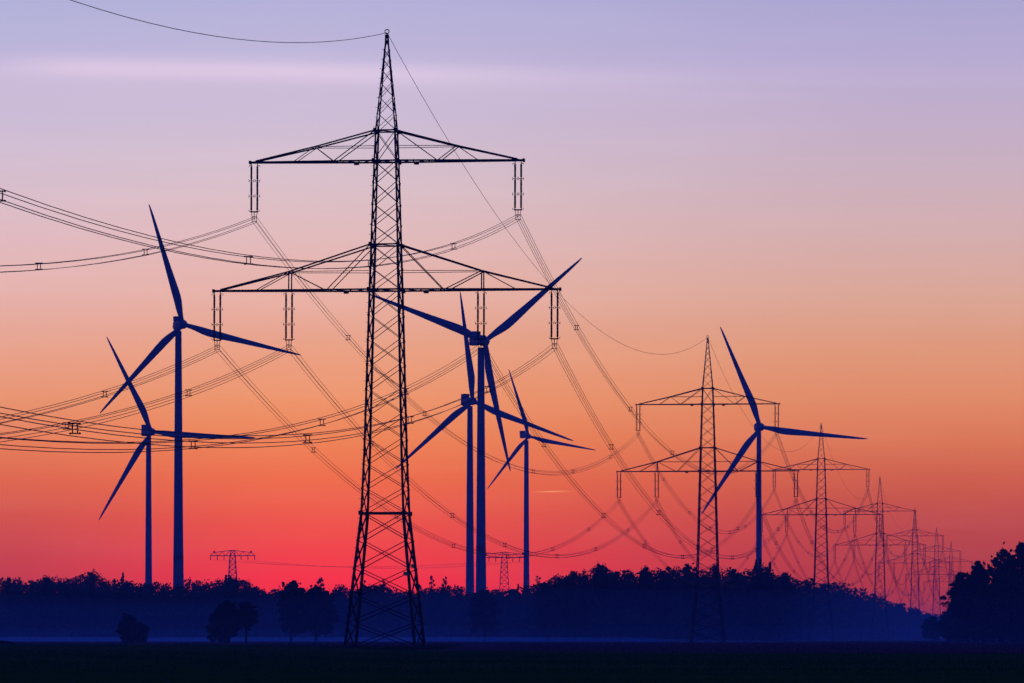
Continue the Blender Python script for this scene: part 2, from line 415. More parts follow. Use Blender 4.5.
# ------------------------------------------------------------------ conductors
ca, sa = math.cos(AYAW), math.sin(AYAW)
def attach(i, off, h):
    p = on_line(ZR[i]); return Vector((p.x+off*ca, p.y+off*sa, h-CUTS[i]))
ordn = ['the unseen pylon behind the viewer', 'the nearest pylon', 'the second pylon', 'the third pylon', 'the fourth pylon', 'the fifth pylon', 'the sixth pylon', 'the farthest pylon']
short = ['', 'nearest', 'second', 'third', 'fourth', 'fifth', 'sixth', 'farthest']
phase = [('upper left arm tip', 'upper', -12.33), ('upper right arm tip', 'upper', 12.2), ('lower left arm tip', 'lower', -15.77),
         ('lower left inner strings', 'lower', -9.05), ('lower right inner strings', 'lower', 8.8), ('lower right arm tip', 'lower', 15.6)]
def sagline(a, b, sag, n):
    return [a.lerp(b, k/n)+Vector((0, 0, -4*sag*(k/n)*(1-k/n))) for k in range(n+1)]
rr = random.Random(5)
for i in range(0, 7):
    # i -> i+1 ; span 0 runs from the nearest pylon back over the viewer's left shoulder
    dist = (ZR[i+1]-ZR[i])*D1
    for (nm, arm, off) in phase:
        h = WIRE_U if arm == 'upper' else WIRE_L
        a = attach(i, off, h); b = attach(i+1, off, h)
        sag = (13.9 if arm == 'upper' else 13.25 if off < 14 else 12.9) if i == 0 else 14.15+rr.uniform(-.2, .2)
        lab = ('four-wire cable running off left from the %s of the nearest pylon' % nm) if i == 0 else \
              ('four-wire cable from %s of %s pylon to the %s' % (nm, short[i], short[i+1]))
        root = empty('conductor_bundle', tuple(b if i == 0 else a)); o0 = root.location.copy()
        tag(root, lab, 'power cable', 'bundled conductors of the power line')
        rad = .0225 if i < 2 else .027
        swing = rr.uniform(-.05, .05)
        for (ex, ez) in ((-.21, .21), (.21, .21), (-.21, -.21), (.21, -.21)):
            e = Vector((ex*ca, ex*sa, ez)); m = MB()
            sg_ = sag+rr.uniform(-.14, .14)
            m.tube([p+e-o0 for p in sagline(a, b, sg_, 46 if i < 3 else 24)], rad, 4, caps=False)
            m.build('wire', CABLE, root)
        ds = [49, 94, 144, 207, 262, 322] if i == 0 else [54, 113, 170, 230, 283, 341]
        for q, d_ in enumerate(ds):
            d_ += rr.uniform(-3, 3); t = d_/dist
            if i == 0: t = 1-t
            if not 0 < t < 1: continue
            c = a.lerp(b, t)+Vector((0, 0, -4*sag*t*(1-t)))-o0; m = MB()
            cr = [(sx_*.23, sz_*.23) for sx_, sz_ in ((-1,1),(1,1),(1,-1),(-1,-1))]
            P = [c+Vector((p_[0]*ca, p_[0]*sa, p_[1])) for p_ in cr]
            m.bar(P[0]+(P[0]-P[1])*.08, P[1]+(P[1]-P[0])*.08, .06, .06); m.bar(P[3]+(P[3]-P[2])*.08, P[2]+(P[2]-P[3])*.08, .06, .06)
            m.bar(P[0].lerp(P[1], .24), P[3].lerp(P[2], .24), .055); m.bar(P[1].lerp(P[0], .24), P[2].lerp(P[3], .24), .055)
            for p_ in P: m.bar(p_-Vector((0, .12, 0)), p_+Vector((0, .12, 0)), .08)
            m.build('spacer', STEEL, root)
    a = attach(i, 0, 56.75); b = attach(i+1, 0, 56.75)
    m = MB(); o0 = b if i == 0 else a
    if i == 0: a = a-Vector((0, 0, 1.0))
    m.tube([p-o0 for p in sagline(a, b, 14.2 if i == 0 else 12.9, 50 if i < 3 else 28)], .026 if i < 2 else .028, 4, caps=False)
    w = m.build('earth_wire', CABLE); w.location = o0
    tag(w, 'single thin wire running off upper left from the nearest pylon tip' if i == 0 else
        'single thin wire sagging between the tips of the %s and the %s pylon' % (short[i], short[i+1]), 'earth wire', 'earth wires over the power line')

# ------------------------------------------------------------------ the far line with single-level pylons
FD = 2200.0
def flat_pylon(px, ytop, label, half=22.5):
    k = FD/F; root = empty('flat_arm_pylon', (at(px, FD), FD, 0)); tag(root, label, 'pylon', 'far pylons with one wide arm')
    H = zz(ytop, FD); zc = H-2.6; hwid = half*k
    m = MB(); prof = lambda h: 3.6-2.35*(h/zc) if h < zc else 1.25-.5*(h-zc)/(H-zc)
    lv = [0, 6, 11, 15.5, 19.5, 23, 26, 28.8, 31.4, 33.8, 36, zc]
    lv = [l for l in lv if l < zc]+[zc, H]
    for a, b in zip(lv, lv[1:]):
        wa, wb = prof(a), prof(b)
        for (c0, c1) in (((-1,-1),(1,-1)), ((1,-1),(1,1)), ((1,1),(-1,1)), ((-1,1),(-1,-1))):
            m.bar((c0[0]*wa, c0[1]*wa, a), (c1[0]*wb, c1[1]*wb, b), .16); m.bar((c1[0]*wa, c1[1]*wa, a), (c0[0]*wb, c0[1]*wb, b), .16)
            m.bar((c0[0]*wb, c0[1]*wb, b), (c1[0]*wb, c1[1]*wb, b), .14)
    m.build('lattice', STEEL2, root)
    for sx in (-1, 1):
        for sy in (-1, 1):
            l = MB(); l.bar((sx*3.6, sy*3.6, 0), (sx*1.25, sy*1.25, zc), .32); l.bar((sx*1.25, sy*1.25, zc), (sx*.75, sy*.75, H), .26); l.build('leg', STEEL2, root)
    c = MB()
    for sy in (-1, 1):
        c.bar((-hwid, sy*.4, zc), (0, sy*1.25, zc), .34); c.bar((hwid, sy*.4, zc), (0, sy*1.25, zc), .34)
        for sx in (-1, 1):
            c.bar((0, sy*.75, H), (sx*hwid*.82, sy*.5, zc+1.5), .24); c.bar((sx*hwid*.82, sy*.5, zc+1.5), (sx*hwid, sy*.4, zc), .2)
            xs = [hwid*q for q in (.12, .30, .46, .62, .82)]
            for j in range(4):
                ztp = lambda xx: H-(H-zc-1.5)*xx/(hwid*.82)
                c.bar((sx*xs[j], sy*.8, zc if j % 2 else ztp(xs[j])), (sx*xs[j+1], sy*.7, ztp(xs[j+1]) if j % 2 else zc), .15)
    for sx in (-1, 1): c.box((sx*hwid*.82, 0, zc+1.8), (.8, .6, .9))
    c.build('crossarm', STEEL2, root)
    for q in (-.98, -.68, -.38, .38, .68, .98):
        s_ = MB(); s_.tube([(q*hwid, 0, zc), (q*hwid, 0, zc-1.9)], [.2, .24], 6); s_.build('insulator_string', PORC, root)
    return root, zc, hwid, H
f1, zc1, hw1, H1 = flat_pylon(232.6, 550.2, 'far pylon with one wide flat arm, above the wood right of the big left turbine')
f2, zc2, hw2, H2 = flat_pylon(504.3, 552.0, 'far pylon with one wide flat arm, seen between the turbine towers at centre')
for s3, xo in (('outer left', -.98), ('middle left', -.68), ('inner left', -.38), ('inner right', .38), ('middle right', .68), ('outer right', .98)):
    a = f1.location+Vector((xo*hw1, 0, zc1-2)); b = f2.location+Vector((xo*hw2, 0, zc2-2)); m = MB()
    m.tube([p-a for p in sagline(a, b, 3.2+xo*.5, 20)], .022, 4, caps=False)
    w = m.build('power_cable', CABLE); w.location = a
    tag(w, 'faint sagging cable between the two flat-armed far pylons, hung from their %s strings' % s3, 'power cable', 'cables of the far power line')

# ------------------------------------------------------------------ wind turbines
def turbine(tx, hub, tips, d, wtop, wbot, label, band, yaw=20, over=5.0, R=None, th0=None, style=0, cone=0, bk=8, lift=.2):
    hx, hy = hub; k = d/F
    root = empty('wind_turbine', (at(tx, d), d, 0)); tag(root, label, 'wind turbine', 'wind turbines behind the wood')
    H = zz(hy, d); al = math.radians(yaw)
    ax = Vector((math.sin(al), -math.cos(al), 0)); hr = Vector((math.cos(al), math.sin(al), 0)); upv = Vector((0,0,1))
    over = min(9.0, max(3.5, ((hx-tx)*k)/math.sin(al)))
    hub_c = Vector((0,0,H))+ax*over; hub_c.x = max(hub_c.x, 0)
    # tower
    m = MB(); n = 40; rb = wbot*k/2; rt = wtop*k/2; ring = []; pr = []
    zt = H-2.0*rt/1.2
    hs = [0, zt*.03, zt*.35, zt*.7, zt*.99, zt]; rads = [rb*1.12, rb*1.1, rb+(rt-rb)*.30, rb+(rt-rb)*.68, rt, rt*1.0]
    def rad_at(h):
        for (a, b, ra, rb_) in zip(hs, hs[1:], rads, rads[1:]):
            if h <= b: return ra+(rb_-ra)*(h-a)/(b-a)
        return rt
    m.tube([(0,0,h) for h in hs], rads, 28)
    tw = m.build('tower', PAINT, root, True)
    for q in (.25, .5, .75):
        s_ = MB(); h = zt*q; s_.tube([(0,0,h-.12),(0,0,h+.12)], rad_at(h)+.05, 28); s_.build('flange', PAINT, tw)
    if band:
        a, b = zz(band[1], d), zz(band[0], d); s_ = MB(); s_.tube([(0,0,a),(0,0,b)], [rad_at(a)+.03, rad_at(b)+.03], 28); s_.build('warning_band', RED, tw)
    dr = MB(); dr.box((.3, -rb*1.12, 2.2), (.9, .12, 2.1)); dr.build('door', GREYM, tw)
    # nacelle: rounded box along the axis
    s = R/50.0
    def nbox(m_, a0, a1, w_, h_, zc_, bev=.25, taper=1.0):
        secs = []
        for (t, sc) in ((0, .78), (.05, .95), (.12, 1.0), (.75, 1.0), (.93, .92*taper), (1, .72*taper)):
            c = Vector((0,0,H+zc_))+ax*(a0+(a1-a0)*t); row = []
            for kk in range(16):
                an = 2*math.pi*(kk+.5)/16; cc, ss = math.cos(an), math.sin(an); e = .42
                xx = math.copysign(abs(cc)**e, cc)*w_/2*sc; yy = math.copysign(abs(ss)**e, ss)*h_/2*sc
                row.append(c+hr*xx+upv*yy)
            secs.append(row)
        fs = [(i*16+q, i*16+(q+1) % 16, (i+1)*16+(q+1) % 16, (i+1)*16+q) for i in range(5) for q in range(16)]
        fs += [tuple(range(16))[::-1], tuple(range(80, 96))]
        m_.add([p for row in secs for p in row], fs)
    back = -bk
    m = MB(); nbox(m, back, over-1.6*s, 3.3*s, 3.6*s, lift); nac = m.build('nacelle', PAINT, root)
    st = MB()
    for sd_ in (-1, 1):
        p = Vector((0,0,H+lift-.45*s))+hr*sd_*(1.70*s); st.bar(p+ax*(back*.8), p+ax*(over*.5), .05, .9*s)
    st.build('stripe', RED, nac)
    co = MB()
    if style == 0:
        for q in (0, 1):
            c = Vector((0,0,H+2.9*s))+ax*(back+1.4*s+q*1.9*s); co.box(c, (3.0*s, 1.2*s, 1.9*s), al)
        co.bar(Vector((0,0,H+2.0*s))+ax*(back+.6*s), Vector((0,0,H+2.0*s))+ax*(back+5*s), 2.4*s, .3)
    elif style == 1:
        c = Vector((0,0,H+lift+2.5*s))+ax*(back+2.9*s)
        for q in range(5): co.box(c+ax*(q-2)*1.05*s, (3.2*s, .55*s, 2.1*s), al)
        co.box(c-Vector((0,0,.95*s)), (3.0*s, 5.0*s, .35*s), al)
    else:
        c = Vector((0,0,H+2.4*s))+ax*(back+1.8*s); co.box(c, (1.6*s, 1.6*s, 1.4*s), al)
        co.bar(c, c+Vector((0,0,1.8*s)), .25)
    co.build('cooler', GREYM, nac)
    # hub with nose
    m = MB(); pts = [hub_c-ax*2.0*s, hub_c-ax*1.4*s, hub_c+ax*.2*s, hub_c+ax*1.3*s, hub_c+ax*2.1*s, hub_c+ax*2.45*s]
    m.tube(pts, [1.3*s, 1.75*s, 1.85*s, 1.5*s, .8*s, .1], 20); m.build('hub', PAINT, root, True)
    for q in range(3):
        th = math.radians(th0+120*q); rad_d = hr*math.cos(th)+upv*math.sin(th); tan_d = hr*math.sin(th)-upv*math.cos(th)   # clockwise side
        m = MB(); rows = []; nn = 18
        stn = [.015,.04,.07,.10,.14,.18,.22,.28,.35,.43,.52,.61,.70,.78,.86,.92,.96,.985,1.0]
        for r_ in stn:
            ch = R*float(np.interp(r_, [0,.05,.08,.11,.15,.20,.25,.32,.45,.60,.80,.93,.98,1], [.036,.037,.042,.049,.058,.064,.065,.060,.049,.039,.027,.018,.012,.005]))
            bl = float(np.interp(r_, [.05,.20], [0,1])); tk = min(.036*R, ch)*(1-bl)+ch*bl*(.26-.12*r_)
            tw_ = math.radians(14*(1-r_)**2+3)
            cd = tan_d*math.cos(tw_)+ax*math.sin(tw_); nd = ax*math.cos(tw_)-tan_d*math.sin(tw_)
            bend = ax*(cone*r_**1.3)
            row = []
            for kk in range(14):
                an = 2*math.pi*kk/14; cx_ = math.cos(an)*.5; cy_ = math.sin(an)*.5
                if bl: cy_ *= (1-.55*bl*max(0, cx_*2)) ; cx_ += bl*.22
                row.append(hub_c+rad_d*(r_*R)+bend+cd*cx_*ch+nd*cy_*tk)
            rows.append(row)
        vs = [p for row in rows for p in row]; K = len(rows)
        fs = [(i*14+a, i*14+(a+1) % 14, (i+1)*14+(a+1) % 14, (i+1)*14+a) for i in range(K-1) for a in range(14)]+[tuple(range(14))[::-1], tuple(range((K-1)*14, K*14))]
        m.add(vs, fs); m.build('blade', PAINT, root, True)
    return root
def fit(hub, tips, d, yaw):
    """radius, phase and cone of the rotor from where the three blade tips lie"""
    mx_ = sum(t[0] for t in tips)/3; my_ = sum(t[1] for t in tips)/3; cy = math.cos(math.radians(yaw))
    P = [((tx_-mx_)/cy, my_-ty) for tx_, ty in tips]
    base = [math.atan2(b, a)-2*math.pi/3*i for i, (a, b) in enumerate(P)]
    th = math.degrees(math.atan2(sum(math.sin(b) for b in base), sum(math.cos(b) for b in base)))
    R_ = math.sqrt(sum(a*a+b*b for a, b in P)/3)*d/F*.995
    cone = max(.01*R_, min(.12*R_, (mx_-hub[0])*d/F/math.sin(math.radians(yaw))))
    return R_, th, cone
TURB = [
 dict(tx=178.4, hub=(184.4,325.7), tips=[(302,355),(150,207),(104,415)], d=1788, wtop=6.4, wbot=10.8, band=(555,560.5), style=0, yaw=17, bk=3.6,
      label='tallest turbine at the left, its near-vertical blade pointing up'),
 dict(tx=148.6, hub=(152.6,432.3), tips=[(255,438),(108,338),(103,521)], d=2267, wtop=5.0, wbot=7.4, band=None, style=0, yaw=20, bk=8.5,
      label='smaller turbine left of the tallest left turbine, one blade level to the right'),
 dict(tx=481.0, hub=(485.0,342.2), tips=[(580,255),(372,296.5),(511,475)], d=1884, wtop=6.6, wbot=10.6, band=(545.5,551.8), style=1, yaw=19, bk=11.0, lift=1.0,
      label='large turbine right of the nearest pylon, one blade rising to the right'),
 dict(tx=470.0, hub=(473.0,401.6), tips=[(574,441.5),(459.1,291.8),(398,470.5)], d=2166, wtop=5.4, wbot=8.8, band=None, style=0, yaw=19, bk=9.5,
      label='turbine close behind the left side of the large central turbine tower'),
 dict(tx=526.4, hub=(528.8,436.7), tips=[(594,451.5),(508,367),(490,491.5)], d=2789, wtop=4.4, wbot=6.2, band=(574.5,579.5), style=1, yaw=19, bk=9.0, lift=.8,
      label='small low turbine immediately right of the large central one'),
 dict(tx=758.9, hub=(759.8,427.4), tips=[(869,438.5),(717,328),(699.5,514)], d=2400, wtop=4.6, wbot=6.6, band=None, style=2, yaw=12, bk=3.5,
      label='rightmost turbine, standing alone behind the second pylon, one blade level right'),
]
for t in TURB:
    R_, th_, co_ = fit(t['hub'], t['tips'], t['d'], t['yaw']); turbine(R=R_, th0=th_, cone=co_, **t)

# ------------------------------------------------------------------ trees
def leaves(C, n, rad, size, r_):
    """n leaf clumps around each centre C (k,3) with radii rad (k,3); returns quads"""
    k = len(C); idx = r_.integers(0, k, n)
    d = r_.normal(0, 1, (n, 3)); d /= np.linalg.norm(d, axis=1)[:, None]+1e-9
    rr_ = r_.uniform(.25, 1.0, n)**.55
    P = C[idx]+d*rad[idx]*rr_[:, None]*(1+r_.normal(0, .13, n))[:, None]
    s = size*r_.uniform(.45, 1.25, n)
    a = r_.normal(0, 1, (n, 3)); a /= np.linalg.norm(a, axis=1)[:, None]
    b = np.cross(a, r_.normal(0, 1, (n, 3))); b /= np.linalg.norm(b, axis=1)[:, None]+1e-9
    a *= (s/2)[:, None]; b *= (s*r_.uniform(.35, .9, n)/2)[:, None]
    return np.stack([P-a, P-b*1.0, P+a*.8, P+b], 1)
def tree_geo(kind, h, w, r_, n, size, base=(0,0,0), core=0, fine=1.0, low=False):
    """returns (leaf quads, trunk MB) about base"""
    bx_, by_, bz_ = base; tr = MB(); R_ = w/2; lean = r_.normal(0, .03*h, 2)
    C = []; rad = []
    def limb(p, q, r0, r1):
        p = Vector(p); q = Vector(q); mid = p.lerp(q, .5)+Vector((0,0,-.03*(q-p).length))
        tr.tube([p, mid, q], [r0, (r0+r1)/2, r1], 5, caps=False)
    top = (lean[0], lean[1], h*.9)
    tk = .018*h+.05
    tr.tube([(0,0,-.2), (lean[0]*.2, lean[1]*.2, h*.3), (lean[0]*.6, lean[1]*.6, h*.6), (top[0], top[1], h*(.80 if kind in ('pine', 'spruce') else .88))], [tk*1.3, tk, tk*.6, tk*.15], 6, caps=False)
    if kind == 'broad':
        z0 = h*(.16 if not low else .02); nb = int((12+w*1.3)*fine)
        for i in range(nb):
            t = (i+.5)/nb; zc = z0+(h*.93-z0)*t**.85
            prof = math.sin(math.pi*min(1, (t*.86+.16)))**.55
            a = i*2.399+r_.uniform(-.4, .4); rr_ = R_*prof*r_.uniform(.35, .82)
            s = R_*r_.uniform(.24, .46)*(1-.35*t)*fine**-.6
            c = (math.cos(a)*rr_+lean[0]*t, math.sin(a)*rr_+lean[1]*t, min(zc, h-s*.8)); C.append(c); rad.append((s, s, s*r_.uniform(.6, .9)))
            limb((lean[0]*t*.5, lean[1]*t*.5, zc*.62), c, tk*.35, tk*.08)
        C.append((lean[0], lean[1], h*.55)); rad.append((R_*.6, R_*.6, h*.30))
    elif kind == 'pine':
        z0 = h*.42; nb = int((11+w)*fine)
        for i in range(nb):
            t = (i+.5)/nb; zc = z0+(h*.95-z0)*t
            prof = (1-.62*t) if t > .35 else (.55+t)
            a = i*2.399+r_.uniform(-.6, .6); rr_ = R_*prof*r_.uniform(.35, 1.0); s = R_*r_.uniform(.22, .40)*(1.1-.4*t)*fine**-.5
            c = (math.cos(a)*rr_+lean[0]*t, math.sin(a)*rr_+lean[1]*t, min(zc, h-s*.5)); C.append(c); rad.append((s, s, s*.50))
            limb((lean[0]*t*.6, lean[1]*t*.6, zc-.06*h), c, tk*.4, tk*.1)
        C.append((lean[0], lean[1], h*.90)); rad.append((R_*.42, R_*.42, h*.08))
    elif kind == 'spruce':
        nb = 13
        for i in range(nb):
            t = i/(nb-1); zc = h*(.14+.84*t); rr_ = R_*(1-t)**.8+.35
            for j in range(3 if t < .8 else 1):
                a = i*1.9+j*2.09+r_.uniform(-.3, .3); c = (math.cos(a)*rr_*.5*(t < .95), math.sin(a)*rr_*.5*(t < .95), zc)
                C.append(c); rad.append((rr_*.75, rr_*.75, h*.05))
    elif kind == 'twiggy':
        nb = int(16+w*2)
        for i in range(nb):
            t = (i+.5)/nb; zc = h*(.35+.62*t); a = i*2.399+r_.uniform(-.5, .5)
            rr_ = R_*math.sin(math.pi*(.25+.7*t))*r_.uniform(.4, 1); s = R_*r_.uniform(.12, .26)
            c = (math.cos(a)*rr_, math.sin(a)*rr_, zc); C.append(c); rad.append((s, s, s)); limb((0, 0, zc*.70), c, tk*.3, tk*.10)
    C = np.array(C); rad = np.array(rad)
    Q = leaves(C, n, rad, size, r_)
    if core:
        z1 = {'broad': .53, 'pine': .62, 'spruce': .40}[kind]; zr = {'broad': .38, 'pine': .29, 'spruce': .34}[kind]
        cr_ = {'broad': .72, 'pine': .50, 'spruce': .5}[kind]*R_
        Q = np.concatenate([Q, leaves(np.array([[lean[0]*.5, lean[1]*.5, h*z1]]), core, np.array([[cr_, cr_, h*zr]]), size*2.2, r_)])
    off = np.array(base, float); Q = Q+off
    tr.v = [(p[0]+bx_, p[1]+by_, p[2]+bz_) for p in tr.v]
    return Q, tr
# profile of the wood: picture column, row of the treetops, distance of the wood there
PROF = [(-90,578,1260),(-30,579,1260),(0,581,1255),(8,576,1250),(20,580,1250),(36,578,1250),(45,574,1250),(54,579,1250),(62,576,1250),(70,573,1250),(76,577,1250),(92,570,1250),
 (101,575,1250),(112,580,1250),(122,576,1250),(133,586,1260),(143,583,1260),(152,580,1260),(165,585,1260),(176,583,1260),(190,578,1260),(205,579,1260),(216,580,1260),
 (230,574,1260),(243,580,1260),(257,586,1270),(268,590,1280),(280,590,1300),(330,590,1300),(345,583,1290),(358,588,1290),(372,585,1290),(385,583,1290),(400,590,1290),(418,589,1290),
 (430,586,1280),(447,586,1280),(460,588,1270),(475,590,1250),(492,589,1200),(505,587,1180),(516,589,1160),(528,585,1130),(540,584,1100),(550,579,1080),(562,573,1070),
 (575,569,1060),(586,570,1060),(597,565,1060),(606,565,1060),(612,570,1060),(620,567,1060),(632,571,1060),(641,566,1060),(652,571,1060),(662,567,1060),(672,566,1060),(686,562,1065),
 (694,566,1065),(705,567,1070),(714,563,1070),(724,570,1080),(730,566,1080),(742,568,1090),(754,563,1090),(766,563,1100),(775,570,1120),(783,571,1190),(792,574,1300),(800,579,1420),
 (808,577,1520),(822,582,1620),(840,581,1720),(855,585,1820),(866,588,1900),(874,592,1960),(884,598,2020),(893,600,2080),(903,601,2140),(912,605,2220),(922,610,2300),(932,614,2380),(948,616,2400),(965,617,2500),(1000,617,2500),(1060,617,2500),(1120,616,2500)]
def prof_at(px):
    for a, b in zip(PROF, PROF[1:]):
        if px <= b[0]:
            t = (px-a[0])/(b[0]-a[0]); t = max(0, t); return a[1]+(b[1]-a[1])*t, a[2]+(b[2]-a[2])*t
    return PROF[-1][1:]
r_ = np.random.default_rng(11)
QL = []; MI = []; TR = MB()
px = -80.0; cnt = 0
while px < 1110:
    ytop, dd = prof_at(px); mpp = dd/F
    for row in range(5):
        jit = r_.uniform(-2.2, 2.2); yt, _ = prof_at(px+jit)
        depth = dd+row*7+r_.uniform(-2.5, 2.5)
        hgt = zz(yt-(2.5 if dd < 1500 else 1.2), depth)
        f_ = (.58, .74, .88, .95, 1.0)[row]*r_.uniform(.86, 1.03) if row < 3 else r_.uniform(.92, 1.02)
        hgt = max(3, hgt*f_)
        kind = r_.choice(['broad', 'pine', 'spruce'], p=[.72, .24, .04]) if row >= 2 else r_.choice(['broad', 'pine'], p=[.8, .2])
        w = hgt*{'broad': .64, 'pine': .50, 'spruce': .32}[kind]*r_.uniform(.8, 1.2)
        far = dd > 1500
        n = 1050 if not far else 480
        Q, tr = tree_geo(kind, hgt, w, r_, n, (.66 if not far else 1.0), (at(px+jit, depth), depth, 0), 200 if row < 4 else 70)
        QL.append(Q); MI.append(np.full(len(Q), 0 if kind == 'broad' else 2)); TR.add(tr.v, [f for f in tr.f if len(f) == 4], 1); cnt += 1
    # undergrowth
    for q in range(3 if dd < 1400 else 5):
        depth = dd-3+q*6; Q, tr = tree_geo('broad', r_.uniform(3.5, 7.0), r_.uniform(5, 8), r_, 260, .9, (at(px+r_.uniform(-3, 3), depth), depth, 0), 90)
        QL.append(Q); MI.append(np.full(len(Q), 0))
    px += (3.4*.82)/mpp/1.0*.9 if dd < 1500 else 4.0/mpp
# hedge growth that closes the edge of the wood down to the ground
hp = np.arange(-80, 1110, 1.6); hc = []
for p_ in hp:
    d_ = prof_at(p_)[1]
    for q in (4, 12): dd_ = d_+q+r_.uniform(-2, 2); hc.append((at(p_, dd_), dd_, r_.uniform(.9, 2.2)))
hc = np.array(hc); Q = leaves(hc, len(hc)*46, np.tile([[1.6, 1.6, 1.9]], (len(hc), 1)), 1.3, r_); QL.append(Q); MI.append(np.full(len(Q), 0))
QL = np.concatenate(QL); MI = np.concatenate(MI)
wood = quads_obj('forest', QL, [LEAF, BARK, LEAF2], MI, None, TR)
tag(wood, 'dense dark wood closing off the field along the whole horizon', 'forest', kind='stuff')
print('forest trees', cnt, 'quads', len(QL))

def tree(name, kind, px, ytop, ybase, wpx, d, label, n, size, seed, pine=False, group=None, cat='tree', low=False):
    root = empty(name, (at(px, d), d, 0)); tag(root, label, cat, group)
    rg = np.random.default_rng(seed)
    h = zz(ytop, d); Q, tr = tree_geo(kind, h, wpx*d/F, rg, int(n*1.7), size*1.15, (0,0,0), 0 if kind == 'twiggy' else n//(14 if low else 5), (2.4 if n > 4000 else 1.9) if n > 2000 else 1.2, low)
    quads_obj('crown', Q, [LEAF2 if pine else LEAF], None, root)
    t = MB(); t.add(tr.v, tr.f); t.build('trunk', BARK, root)
    return root
tree('round_bush', 'broad', 128, 613.5, 643, 27, 800, 'small round bush alone in the mist at the left edge of the field', 3600, .32, 21, cat='bush', low=True)
tree('round_bush', 'broad', 139, 622, 643, 25, 802, 'low spreading bush leaning against the right side of a small round bush', 2600, .32, 27, cat='bush', low=True)
tree('bushy_tree', 'broad', 220, 606, 643, 30, 810, 'dark bushy tree standing in the mist below the left flat-armed pylon', 4600, .34, 22, low=True)
tree('bushy_tree', 'broad', 229, 598, 643, 34, 812, 'taller bushy tree between two lower ones in the mist at left', 4600, .34, 28)
tree('bushy_tree', 'pine', 246, 601, 643, 34, 812, 'sparse tree with open crown, right side of the left misty clump', 2600, .34, 23)
tree('broadleaf_tree', 'broad', 291, 577, 641, 38, 930, 'tall broadleaf tree left of a matching one, between turbine and nearest pylon', 6200, .38, 24)
tree('broadleaf_tree', 'broad', 316, 584, 641, 56, 935, 'broad tree with visible trunk just left of the nearest pylon', 6800, .38, 25)
tree('bare_tree', 'twiggy', 320, 577, 641, 20, 1150, 'thin see-through treetop rising left of the nearest pylon', 620, .45, 26, group='sparse treetops above the wood')
for i, (px, yt, w, lab) in enumerate(((432, 574, 11, 'sparse treetop just right of the nearest pylon, left one of a pair'),
                                      (445, 575, 13, 'sparse treetop right of the nearest pylon, right one of a pair'),
                                      (420, 583, 10, 'low sparse treetop touching the right leg of the nearest pylon'),
                                      (458, 584, 10, 'low sparse treetop left of the central turbine towers'),
                                      (538, 574, 14, 'thin bare treetop right of the small central turbine tower'),
                                      (363, 577, 14, 'sparse treetop seen through the nearest pylon, left of its middle'),
                                      (384, 578, 10, 'sparse treetop seen through the middle of the nearest pylon'))):
    tree('sparse_tree', 'twiggy', px, yt, 636, w, 1235, lab, 420 if i < 4 else 260, .5, 40+i, group='sparse treetops above the wood')
for i, (k, px, yt, w, d, lab) in enumerate((
    ('broad', 485, 588, 40, 1000, 'round dark tree in front of the wood below the central turbines'),
    ('broad', 575, 568, 56, 1000, 'large rounded dark tree at the left end of the higher wood'),
    ('broad', 548, 580, 34, 1010, 'lower rounded tree on the left flank of the large dark tree'),
    ('pine', 597, 561, 17, 1030, 'pointed treetop sticking out of the wood left of the second pylon, left of two'),
    ('pine', 605, 562.5, 17, 1032, 'pointed treetop sticking out of the wood left of the second pylon, right of two'),
    ('broad', 619, 567, 20, 1032, 'rounded treetop right of the two pointed treetops'),
    ('pine', 644, 564, 22, 1030, 'flat-topped pine in the wood midway between centre and second pylon'),
    ('pine', 688, 560, 15, 1035, 'pine crown standing against the left leg of the second pylon'),
    ('broad', 660, 566, 20, 1030, 'rounded crown between the flat-topped pine and the second pylon'),
    ('pine', 714, 562, 14, 1035, 'pine crown seen through the right leg of the second pylon'),
    ('broad', 733, 564, 24, 1040, 'dense crown between the second pylon and the rightmost turbine'),
    ('spruce', 756, 563, 26, 1050, 'conical crown right at the foot of the rightmost turbine'),
    ('spruce', 770, 564, 22, 1060, 'conical crown just right of the rightmost turbine foot'),
    ('pine', 787, 570, 20, 1120, 'ragged pine between rightmost turbine and third pylon'),
    ('pine', 92, 569, 16, 1215, 'highest treetop of the left wood, left of the small left turbine'),
    ('spruce', 123, 574.5, 19, 1215, 'slim pointed treetop just left of the small left turbine tower'),
    ('pine', 46, 574, 14, 1215, 'ragged pine crown in the left wood, third bump from the left edge'),
    ('pine', 8, 575.5, 13, 1215, 'ragged crown at the far left edge of the wood'),
    ('broad', 231, 573.5, 26, 1225, 'rounded crown hiding the foot of the left flat-armed pylon'))):
    tree({'broad': 'broadleaf_tree', 'pine': 'pine_tree', 'spruce': 'spruce_tree'}[k], k, px, yt, 636, w, d, lab, 2600 if w > 16 else 1400, .46, 60+i, k != 'broad')
